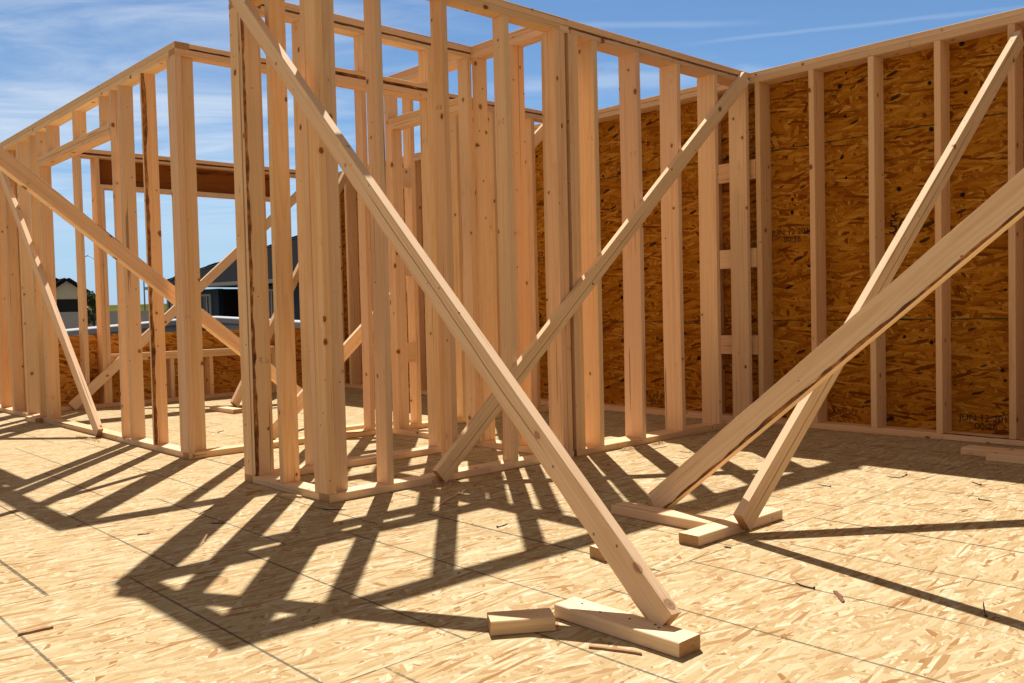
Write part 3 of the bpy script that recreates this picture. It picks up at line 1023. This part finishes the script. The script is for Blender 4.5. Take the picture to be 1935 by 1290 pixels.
def onfloor(px, py, z=0.0):
    d = pxray(px, py)
    t_ = (z - CAM.z) / d.z
    return CAM + d * t_


def nail_px(a, b_, label, **k):
    p, q = onfloor(*a), onfloor(*b_)
    d = q - p
    return nail(p.x, p.y, math.atan2(d.y, d.x), min(max(d.length, 0.05), 0.10), label, **k)


nail_px((1569, 920), (1545, 916), 'dark nail on the sunlit floor just right of the pale board foot')
nail_px((1699, 903.5), (1675, 901), 'flat nail of a touching pair near the wall shadow edge')
nail_px((1713, 898), (1701, 903), 'nail of a touching pair with its head toward the shadow edge')
nail_px((1853, 917), (1836, 911), 'nail lying close beside the wall shadow on the right')
nail_px((1850, 944), (1876, 948), 'straight nail between the wall shadow and the first brace shadow')
nail_px((1538, 1113), (1502, 1101), 'bent dark nail on open floor between the two brace shadows', bend=0.10)
nail_px((1305, 855), (1283, 854), 'small nail on the striped floor in front of the long wall')
nail_px((612, 963), (664, 964), 'long thin nail in the shadow just below the near wall corner')
nail_px((940, 997), (960, 990), 'nail beside the stud shadows left of the foremost board', bend=-0.04)
nail_px((1863, 1166), (1858, 1154), 'nail sticking up out of the lower brace shadow', lift=0.45)


def splinter(a, b_, wid, label, mat='splinter', thick=0.003, curl=0.0, cat='wood splinter'):
    p, q = onfloor(*a), onfloor(*b_)
    d = q - p
    L = d.length
    n = 8
    bm = bmesh.new()
    rs = random.Random(int(a[0] * 7 + a[1]))
    rings = []
    for i in range(n + 1):
        s = i / n
        ww = wid * (0.25 + 0.75 * math.sin(math.pi * min(1, max(0, s * 0.9 + 0.08))) ** 0.6) * rs.uniform(0.8, 1.1) / 2
        oy = rs.uniform(-1, 1) * wid * 0.12 + 0.05 * L * math.sin(math.pi * s)
        z = 0.0006 + curl * (s ** 2)
        rings.append([bm.verts.new((s * L, oy + a_ * ww, z + h_)) for a_, h_ in ((-1, 0), (1, 0), (0.8, thick), (-0.7, thick * 0.8))])
    for i in range(n):
        for k in range(4):
            bm.faces.new((rings[i][k], rings[i][(k + 1) % 4], rings[i + 1][(k + 1) % 4], rings[i + 1][k]))
    bm.faces.new(rings[0])
    bm.faces.new(rings[-1])
    mw = Matrix.Translation((p.x, p.y, 0)) @ Matrix.Rotation(math.atan2(d.y, d.x), 4, 'Z')
    o = bmesh_obj('wood_splinter' if mat != 'chips' else 'bark_chip', bm, M[mat], None, mw)
    return tag(o, label, cat, 'wood scraps on the floor', 'thing')


splinter((1113, 1225), (1213, 1238), 0.012, 'brown stick lying in front of the long foreground block', 'splinter', 0.006)
splinter((35, 1201), (101, 1187), 0.017, 'grey brown bark strip on the sunlit floor at lower left', 'splinter', 0.007, cat='bark chip')
splinter((260, 1011), (283, 1009), 0.006, 'tiny dark sliver between the two groups of stud shadows', 'chips', 0.003)
splinter((400, 990), (426, 989), 0.014, 'dark bark flake inside the widest stud shadow', 'chips', 0.004, cat='bark chip')
splinter((377, 1031), (391, 1020), 0.014, 'curled pale shaving beside a stud shadow', 'pale_splinter', 0.002, 0.02)
splinter((376, 972), (401, 961), 0.007, 'thin dark sliver at the tip of the left corner shadow', 'chips', 0.003)
splinter((466, 937), (494, 926), 0.010, 'dark splinter in the shade beside the short return wall', 'splinter', 0.004)
splinter((532, 937), (570, 941), 0.016, 'pale split stick against the foot of the short return wall', 'pale_splinter', 0.011)
splinter((1576, 1118), (1592, 1139), 0.016, 'reddish bark flake on open floor near the bent nail', 'chips', 0.004, cat='bark chip')
splinter((1369, 1034), (1381, 1036), 0.010, 'small red brown chip in front of the pale block', 'chips', 0.004, cat='bark chip')
splinter((1233, 849), (1260, 844), 0.006, 'dark splinter at the foot of the long wall sunlit strip', 'splinter', 0.003)
splinter((411, 818), (423, 814), 0.010, 'dark sliver on the sunny floor behind the left corner post', 'chips', 0.004)
splinter((820, 964), (880, 930), 0.008, 'curled shaving under the slantwise board foot', 'pale_splinter', 0.003, 0.01)
splinter((1817, 968), (1829, 965), 0.003, 'hair thin sliver on the bright floor at right', 'chips', 0.002)
splinter((395, 869), (418, 866), 0.006, 'twisted sliver in front of the left corner post', 'pale_splinter', 0.003, 0.012)


def sawdust(px, py, rx, ry, n, label, ang=0.0):
    c = onfloor(px, py)
    bm = bmesh.new()
    rs = random.Random(int(px * 3 + py))
    for _ in range(n):
        a = rs.uniform(0, 2 * math.pi)
        r = rs.random() ** 0.8
        u, v = rx * r * math.cos(a), ry * r * math.sin(a)
        x = u * math.cos(ang) - v * math.sin(ang)
        y = u * math.sin(ang) + v * math.cos(ang)
        z = 0.010 * max(0, 1 - r) * rs.random() + 0.0012
        s = rs.uniform(0.0012, 0.0036)
        e = Vector((rs.uniform(-1, 1), rs.uniform(-1, 1), rs.uniform(-.5, .5))).normalized()
        f = e.cross(Vector((0.2, 0.1, 1))).normalized()
        q = [bm.verts.new(Vector((x, y, z)) + p) for p in (e * s * 1.8, f * s, -e * s * 1.8 + Vector((0, 0, s)), -f * s)]
        bm.faces.new(q)
    me = bpy.data.meshes.new('sawdust')
    bm.to_mesh(me)
    bm.free()
    o = link('sawdust', me, M['sawdust'], None, Matrix.Translation((c.x, c.y, 0)))
    return tag(o, label, 'sawdust', 'sawdust piles', 'stuff')


sawdust(1192, 848, 0.075, 0.05, 900, 'small sawdust pile at the foot of the long wall')
sawdust(838, 914, 0.10, 0.05, 800, 'sawdust scattered below the slantwise board foot')
sawdust(1246, 838, 0.09, 0.03, 500, 'thin sawdust trail along the long wall plate')
sawdust(945, 902, 0.05, 0.04, 300, 'sawdust patch in a sunlit stripe before the long wall')
sawdust(165, 829, 0.26, 0.03, 500, 'sawdust line along the left wall plate', math.radians(90))

# ------------------------------------------------------------------ beyond the deck


def at_depth(px, py, d):
    return CAM + pxray(px, py) * d


FH = Vector((F_.x, F_.y, 0)).normalized()        # level look direction
RH = Vector((R_.x, R_.y, 0)).normalized()
GZ = -1.0

# low pale wall with a lipped cap, two arms meeting in a far corner
LW = empty('low_wall', (6.5, 13.0, GZ), 'low pale wall with a lipped cap seen over the half sheathed window wall', 'wall')


def arm(p, q, drop, th, hgt, name, mat):
    d = Vector((q.x - p.x, q.y - p.y, 0)).normalized()
    nrm = Vector((-d.y, d.x, 0)) * th / 2
    bm = bmesh.new()
    v = []
    for top in (False, True):
        for c, sgn in ((p, -1), (q, -1), (q, 1), (p, 1)):
            z = c.z - drop
            if not top:
                z = GZ - 0.2 if hgt is None else z - hgt
            v.append(bm.verts.new(Vector((c.x, c.y, z)) + nrm * sgn))
    for f in ((0, 1, 2, 3), (7, 6, 5, 4), (0, 4, 5, 1), (1, 5, 6, 2), (2, 6, 7, 3), (3, 7, 4, 0)):
        bm.faces.new([v[i] for i in f])
    bmesh.ops.bevel(bm, geom=bm.edges[:], offset=0.012, segments=1, affect='EDGES')
    return bmesh_obj(name, bm, M[mat], LW)


ca_ = at_depth(40, 631, 12.5)
cc_ = at_depth(392, 597, 17.0)
cb_ = at_depth(660, 611, 12.0)
arm(ca_, cc_, 0.101, 0.20, None, 'wall_body', 'concrete')
arm(cc_, cb_, 0.101, 0.20, None, 'wall_body', 'concrete')
arm(ca_, cc_, 0.0, 0.36, 0.10, 'wall_cap', 'capmetal')
arm(cc_, cb_, 0.0, 0.36, 0.10, 'wall_cap', 'capmetal')
# red label plate
lp = ca_.lerp(cc_, 0.53)
dl_ = Vector((cc_.x - ca_.x, cc_.y - ca_.y, 0)).normalized()
bm = bmesh.new()
bx(bm, (-0.09, -0.006, -0.05), (0.09, 0.006, 0.05))
mwl = Matrix.Translation((lp.x, lp.y, lp.z + 0.046)) @ Matrix.Rotation(math.atan2(-RH.y, -RH.x), 4, 'Z')
tag(bmesh_obj('red_tag', bm, M['redlabel'], None, mwl), 'small red tag standing on the low pale wall', 'tag', None, 'thing')

# vinyl fence
f0, f1 = at_depth(-40, 590.5, 52), at_depth(420, 582, 56)
FZ = 1.35
FN = empty('vinyl_fence', ((f0.x + f1.x) / 2, (f0.y + f1.y) / 2, GZ), 'white vinyl privacy fence with capped posts in front of the grassy bank', 'fence')
fd = Vector((f1.x - f0.x, f1.y - f0.y, 0))
FL = fd.length
fd.normalize()
npost = int(FL / 1.73)
mwf = Matrix((fd, Vector((-fd.y, fd.x, 0)), Vector((0, 0, 1)))).transposed().to_4x4()
mwf.translation = Vector((f0.x, f0.y, 0))
for i in range(npost + 1):
    s = i * FL / npost
    bm = bmesh.new()
    bx(bm, (s - 0.065, -0.065, GZ - 0.3), (s + 0.065, 0.065, FZ + 0.04))
    b4 = [bm.verts.new((s + a, b_, FZ + 0.041)) for a, b_ in ((-.085, -.085), (.085, -.085), (.085, .085), (-.085, .085))]
    b5 = [bm.verts.new((s + a, b_, FZ + 0.085)) for a, b_ in ((-.085, -.085), (.085, -.085), (.085, .085), (-.085, .085))]
    tp = bm.verts.new((s, 0, FZ + 0.15))
    bm.faces.new(b4)
    for k in range(4):
        bm.faces.new((b4[k], b4[(k + 1) % 4], b5[(k + 1) % 4], b5[k]))
        bm.faces.new((b5[k], b5[(k + 1) % 4], tp))
    bmesh_obj('fence_post', bm, M['vinyl'], FN, mwf)
    if i < npost:
        bm = bmesh.new()
        x0, x1 = s + 0.066, s + FL / npost - 0.066
        bx(bm, (x0, -0.03, FZ - 0.10), (x1, 0.03, FZ))
        nb = 8
        for k in range(nb):
            a = x0 + (x1 - x0) * k / nb
            bx(bm, (a + 0.002, -0.018, GZ - 0.3), (a + (x1 - x0) / nb - 0.002, 0.018, FZ - 0.1005))
        bmesh_obj('fence_panel', bm, M['vinyl'], FN, mwf)


def house_frame(origin, face_dir):
    """x along the front, y away from the viewer, z up"""
    fdir = Vector(face_dir).normalized()
    m = Matrix((fdir, Vector((-fdir.y, fdir.x, 0)), Vector((0, 0, 1)))).transposed().to_4x4()
    m.translation = Vector((origin.x, origin.y, 0))
    return m


def poly_obj(name, faces, mat, parent, mw, mis=None):
    bm = bmesh.new()
    for f in faces:
        bm.faces.new([bm.verts.new(p) for p in f])
    bmesh.ops.remove_doubles(bm, verts=bm.verts, dist=1e-4)
    return bmesh_obj(name, bm, mat, parent, mw)


def box_obj(name, lo, hi, mat, parent, mw):
    bm = bmesh.new()
    bx(bm, lo, hi)
    return bmesh_obj(name, bm, mat, parent, mw)


# blue house with a hipped shingle roof
e0 = at_depth(283, 541.5, 34.0)
e1 = at_depth(570, 524.0, 28.5)
EZ = (e0.z + e1.z) / 2
hd_ = Vector((e1.x - e0.x, e1.y - e0.y, 0))
mwb = house_frame(e0, hd_)
BH = empty('blue_house', (e0.x, e0.y, GZ), 'slate blue house with a grey hipped shingle roof and white window frames', 'house')
LWD, DEP, RISE = 15.0, 9.0, 2.05
ov = 0.55
a0 = (0, 0, EZ)
a1 = (LWD, 0, EZ)
a2 = (LWD, DEP, EZ)
a3 = (0, DEP, EZ)
r0 = (4.35, 4.5, EZ + RISE)
r1 = (LWD - 4.35, 4.5, EZ + RISE)
rf = poly_obj('roof', [(a0, a1, r1, r0), (a1, a2, r1), (a2, a3, r0, r1), (a3, a0, r0), (a3, a2, a1, a0)], M['shingle'], BH, mwb)
for p_, q_ in ((a0, r0), (r0, r1), (r1, a1), (a3, r0)):
    bm = bmesh.new()
    P, Q = Vector(p_), Vector(q_)
    dd = Q - P
    n = int(dd.length / 0.32)
    for i in range(n):
        c = P + dd * ((i + 0.5) / n)
        uu = dd.normalized()
        sd_ = uu.cross(Vector((0, 0, 1))).normalized()
        up = sd_.cross(uu)
        mm = Matrix((uu, sd_, up)).transposed().to_4x4()
        mm.translation = c + up * 0.03
        bx(bm, (-0.18, -0.14, -0.012), (0.18, 0.14, 0.02 + 0.015 * (i % 2)), 0, mm)
    bmesh_obj('ridge_cap', bm, M['ridge'], rf, mwb)
box_obj('fascia', (-0.02, -0.035, EZ - 0.14), (LWD + 0.02, 0.03, EZ - 0.002), M['trimw'], BH, mwb)
box_obj('gutter', (-0.10, -0.16, EZ - 0.115), (LWD, -0.036, EZ - 0.005), M['trimw'], BH, mwb)
box_obj('downspout', (0.08, -0.12, EZ - 0.62), (0.16, -0.05, EZ - 0.12), M['trimw'], BH, mwb)


def front_x(px, d=None):
    """x on the house front under image column px"""
    inv = mwb.inverted()
    o_ = inv @ CAM
    r_ = inv.to_3x3() @ pxray(px, 570)
    t_ = (ov - o_.y) / r_.y
    return o_.x + r_.x * t_


WT0 = EZ - 0.18
xl, xp0, xp1, xr = front_x(315), front_x(413), front_x(451), LWD - 0.4
bm = bmesh.new()
bx(bm, (xl, ov, GZ - 0.3), (xp0, ov + 0.2, WT0))
bx(bm, (xp1, ov, GZ - 0.3), (xr, ov + 0.2, WT0))
bx(bm, (xl, ov + 0.201, GZ - 0.3), (xl + 0.2, DEP - ov, WT0))
bx(bm, (xr - 0.2, ov + 0.201, GZ - 0.3), (xr, DEP - ov, WT0))
bx(bm, (xl + 0.201, DEP - ov - 0.2, GZ - 0.3), (xr - 0.201, DEP - ov, WT0))
bmesh_obj('wall', bm, M['blue'], BH, mwb)
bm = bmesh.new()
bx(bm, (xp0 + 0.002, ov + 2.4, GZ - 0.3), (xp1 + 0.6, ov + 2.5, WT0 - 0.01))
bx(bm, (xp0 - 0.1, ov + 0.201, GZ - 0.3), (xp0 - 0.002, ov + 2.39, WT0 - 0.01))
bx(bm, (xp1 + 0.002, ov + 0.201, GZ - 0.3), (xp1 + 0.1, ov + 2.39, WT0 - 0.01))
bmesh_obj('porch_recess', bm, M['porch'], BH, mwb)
box_obj('porch_door_frame', (front_x(445), ov + 0.5, GZ), (front_x(450.5), ov + 0.62, EZ - 0.95), M['trimw'], BH, mwb)


def window(pa, pb, z0, z1, par, mw, y):
    fr_ = None
    bm = bmesh.new()
    xa, xb = front_x(pa), front_x(pb)
    wd = 0.075
    bx(bm, (xa, y - 0.05, z0), (xb, y - 0.002, z0 + wd))
    bx(bm, (xa, y - 0.05, z1 - wd), (xb, y - 0.002, z1))
    bx(bm, (xa, y - 0.05, z0 + wd + .001), (xa + wd, y - 0.002, z1 - wd - .001))
    bx(bm, (xb - wd, y - 0.05, z0 + wd + .001), (xb, y - 0.002, z1 - wd - .001))
    xm = xa + (xb - xa) * 0.62
    bx(bm, (xm - .03, y - 0.045, z0 + wd + .001), (xm + .03, y - 0.002, z1 - wd - .001))
    fr_ = bmesh_obj('window', bm, M['trimw'], par, mw)
    box_obj('pane', (xa + wd, y - 0.02, z0 + wd), (xb - wd, y - 0.001, z1 - wd), M['glass'], fr_, mw)


window(380, 400, 0.48, EZ - 0.36, BH, mwb, ov)
window(318, 330, 0.50, EZ - 0.36, BH, mwb, ov)
window(505, 521, 0.44, EZ - 0.30, BH, mwb, ov)

# cream gabled house with a dark garage door
g0 = at_depth(78, 590, 60)
g1 = at_depth(176, 588, 61.9)
gd = Vector((g1.x - g0.x, g1.y - g0.y, 0))
GL = gd.length
mwg = house_frame(g0, gd)
CH = empty('cream_house', (g0.x, g0.y, GZ), 'cream gabled house with a dark roof and black garage door', 'house')
gz0, gzp = 2.55, 3.55
bm = bmesh.new()
gx = GL / 2
pts_ = [(0.2, 0, GZ - 0.4), (GL - 0.2, 0, GZ - 0.4), (GL - 0.2, 0, gz0), (gx, 0, gzp), (0.2, 0, gz0)]
fr_v = [bm.verts.new(p) for p in pts_]
bk_v = [bm.verts.new((p[0], 7.0, p[2])) for p in pts_]
bm.faces.new(fr_v)
bm.faces.new(bk_v)
for k in range(5):
    bm.faces.new((fr_v[k], fr_v[(k + 1) % 5], bk_v[(k + 1) % 5], bk_v[k]))
bmesh_obj('wall', bm, M['cream'], CH, mwg)
box_obj('garage_door', (0.35, -0.05, GZ), (GL - 0.35, -0.004, 2.30), M['dkdoor'], CH, mwg)


def slab(name, p, q, y0, y1, th, mat, par, mw):
    P, Q = Vector(p), Vector(q)
    d = (Q - P).normalized()
    up = Vector((-d.z, 0, d.x))
    if up.z < 0:
        up = -up
    bm = bmesh.new()
    v = [bm.verts.new(Vector((c.x, y, c.z)) + up * h_) for y in (y0, y1) for c in (P, Q) for h_ in (0.004, th)]
    for f in ((0, 1, 3, 2), (4, 6, 7, 5), (0, 4, 5, 1), (2, 3, 7, 6), (0, 2, 6, 4), (1, 5, 7, 3)):
        bm.faces.new([v[i] for i in f])
    return bmesh_obj(name, bm, mat, par, mw)


sl_ = (gzp - gz0) / (gx - 0.2)
slab('gable_roof', (-0.25, 0, gz0 - 0.45 * sl_), (gx, 0, gzp), -0.35, 7.0, 0.24, M['dkroof'], CH, mwg)
slab('gable_roof', (GL + 0.25, 0, gz0 - 0.45 * sl_), (gx - 0.0, 0, gzp), -0.352, 7.0, 0.24, M['dkroof'], CH, mwg)
# taller main roof behind
slab('main_roof', (-5.6, 0, 2.25), (-1.1, 0, 4.75), 1.2, 12.0, 0.28, M['dkroof'], CH, mwg)
slab('main_roof', (3.45, 0, 2.25), (-1.1, 0, 4.75), 1.2, 12.0, 0.28, M['dkroof'], CH, mwg)
poly_obj('main_wall', [((-5.2, 1.9, GZ - .4), (3.1, 1.9, GZ - .4), (3.1, 1.9, 2.40), (-1.1, 1.9, 4.66), (-5.2, 1.9, 2.40))], M['cream'], CH, mwg)

# grassy bank behind
bm = bmesh.new()
hv = {}
NXH, NYH = 90, 24
for i in range(NXH + 1):
    for j in range(NYH + 1):
        u = -150 + 300 * i / NXH
        d = 95 + 150 * j / NYH
        z = GZ - 0.6 + 6.2 * (1 - math.exp(-((d - 95) / 45.0))) + 0.35 * mnoise.noise(Vector((u * 0.06, d * 0.05, 2))) + 0.10 * mnoise.noise(Vector((u * 0.5, d * 0.4, 2)))
        p = Vector((CAM.x, CAM.y, 0)) + FH * d + RH * u
        hv[i, j] = bm.verts.new((p.x, p.y, z))
for i in range(NXH):
    for j in range(NYH):
        bm.faces.new((hv[i, j], hv[i + 1, j], hv[i + 1, j + 1], hv[i, j + 1]))
tag(bmesh_obj('hill', bm, M['grass'], None, None, True), 'low grassy bank beyond the white fence', None, None, 'structure')


# street lamps
def street_lamp(base, top_z, arm_dir, arm_len, label):
    root = empty('street_lamp', (base.x, base.y, GZ), label, 'street lamp', 'street lamps beyond the fence')
    bm = bmesh.new()
    bmesh.ops.create_cone(bm, cap_ends=True, segments=12, radius1=0.11, radius2=0.07, depth=top_z - GZ + 0.4)
    for v in bm.verts:
        v.co += Vector((base.x, base.y, (top_z + GZ - 0.4) / 2))
    bmesh_obj('pole', bm, M['lamp'], root, None, True)
    bm = bmesh.new()
    n = 10
    rings = []
    for i in range(n + 1):
        s = i / n
        c = Vector((base.x, base.y, top_z - 0.12)) + arm_dir * (arm_len * s) + Vector((0, 0, 0.45 * math.sin(s * math.pi * 0.55)))
        sd_ = arm_dir.cross(Vector((0, 0, 1))).normalized()
        rings.append([bm.verts.new(c + sd_ * 0.05 * math.cos(k * math.pi / 3) + Vector((0, 0, 0.05 * math.sin(k * math.pi / 3)))) for k in range(6)])
    for i in range(n):
        for k in range(6):
            bm.faces.new((rings[i][k], rings[i][(k + 1) % 6], rings[i + 1][(k + 1) % 6], rings[i + 1][k]))
    bmesh_obj('lamp_arm', bm, M['lamp'], root, None, True)
    e = Vector((base.x, base.y, top_z - 0.12)) + arm_dir * (arm_len + 0.25) + Vector((0, 0, 0.42))
    bm = bmesh.new()
    bmesh.ops.create_uvsphere(bm, u_segments=12, v_segments=8, radius=0.5)
    sd_ = arm_dir.cross(Vector((0, 0, 1))).normalized()
    mm = Matrix((arm_dir, sd_, Vector((0, 0, 1)))).transposed().to_4x4()
    mm.translation = e
    for v in bm.verts:
        v.co = mm @ Vector((v.co.x * 0.75, v.co.y * 0.3, v.co.z * 0.16))
    bmesh_obj('lamp_head', bm, M['lamp'], root, None, True)


street_lamp(at_depth(184, 600, 88), at_depth(184, 489, 88).z, -RH, 0.85, 'street lamp with its curved arm reaching out beyond the left window studs')
street_lamp(at_depth(274.5, 600, 105), at_depth(274, 512, 105).z, RH, 1.3, 'street lamp whose thin pole stands between the fence and the blue house')


# small leafy tree before the fence
def leafy_tree(base, height, crown_r, label, seed=3, leaves=2600):
    root = empty('leafy_tree', (base.x, base.y, GZ), label, 'tree')
    rs = random.Random(seed)
    bm = bmesh.new()

    def limb(p, q, r0_, r1_):
        d = (q - p)
        u = d.normalized()
        a = u.orthogonal().normalized()
        b_ = u.cross(a)
        A = [bm.verts.new(p + (a * math.cos(k * math.pi / 4) + b_ * math.sin(k * math.pi / 4)) * r0_) for k in range(8)]
        B = [bm.verts.new(q + (a * math.cos(k * math.pi / 4) + b_ * math.sin(k * math.pi / 4)) * r1_) for k in range(8)]
        for k in range(8):
            bm.faces.new((A[k], A[(k + 1) % 8], B[(k + 1) % 8], B[k]))

    o = Vector((base.x, base.y, GZ - 0.1))
    t1 = o + Vector((0.05, 0, height * 0.45))
    t2 = o + Vector((-0.05, 0.1, height * 0.95))
    limb(o, t1, 0.07, 0.05)
    limb(t1, t2, 0.05, 0.012)
    tips = [t2]
    for i in range(16):
        s = rs.uniform(0.25, 0.95)
        st = t1.lerp(t2, (s - 0.25) / 0.75) if s > 0.4 else o.lerp(t1, 0.6 + s)
        a = rs.uniform(0, 2 * math.pi)
        tip = st + Vector((math.cos(a), math.sin(a), rs.uniform(0.1, 0.7))) * crown_r * rs.uniform(0.5, 1.05)
        limb(st, tip, 0.022, 0.006)
        tips.append(tip)
    bmesh_obj('trunk', bm, M['trunk'], root)
    bm = bmesh.new()
    for i in range(leaves):
        c = rs.choice(tips)
        g = Vector((rs.gauss(0, 1), rs.gauss(0, 1), rs.gauss(0, 0.9))) * crown_r * 0.26
        p = c + g
        n = Vector((rs.uniform(-1, 1), rs.uniform(-1, 1), rs.uniform(-.2, 1))).normalized()
        a = n.orthogonal().normalized()
        a = (a * math.cos(i) + n.cross(a) * math.sin(i))
        b_ = n.cross(a)
        s = rs.uniform(0.04, 0.085)
        bm.faces.new([bm.verts.new(p + q) for q in (a * s, b_ * s * 0.5, -a * s, -b_ * s * 0.5)])
    me = bpy.data.meshes.new('crown')
    bm.to_mesh(me)
    bm.free()
    link('crown', me, M['leaf'], root)


leafy_tree(at_depth(176, 600, 40), 3.15, 0.40, 'small leafy tree in front of the white fence beside the cream house')
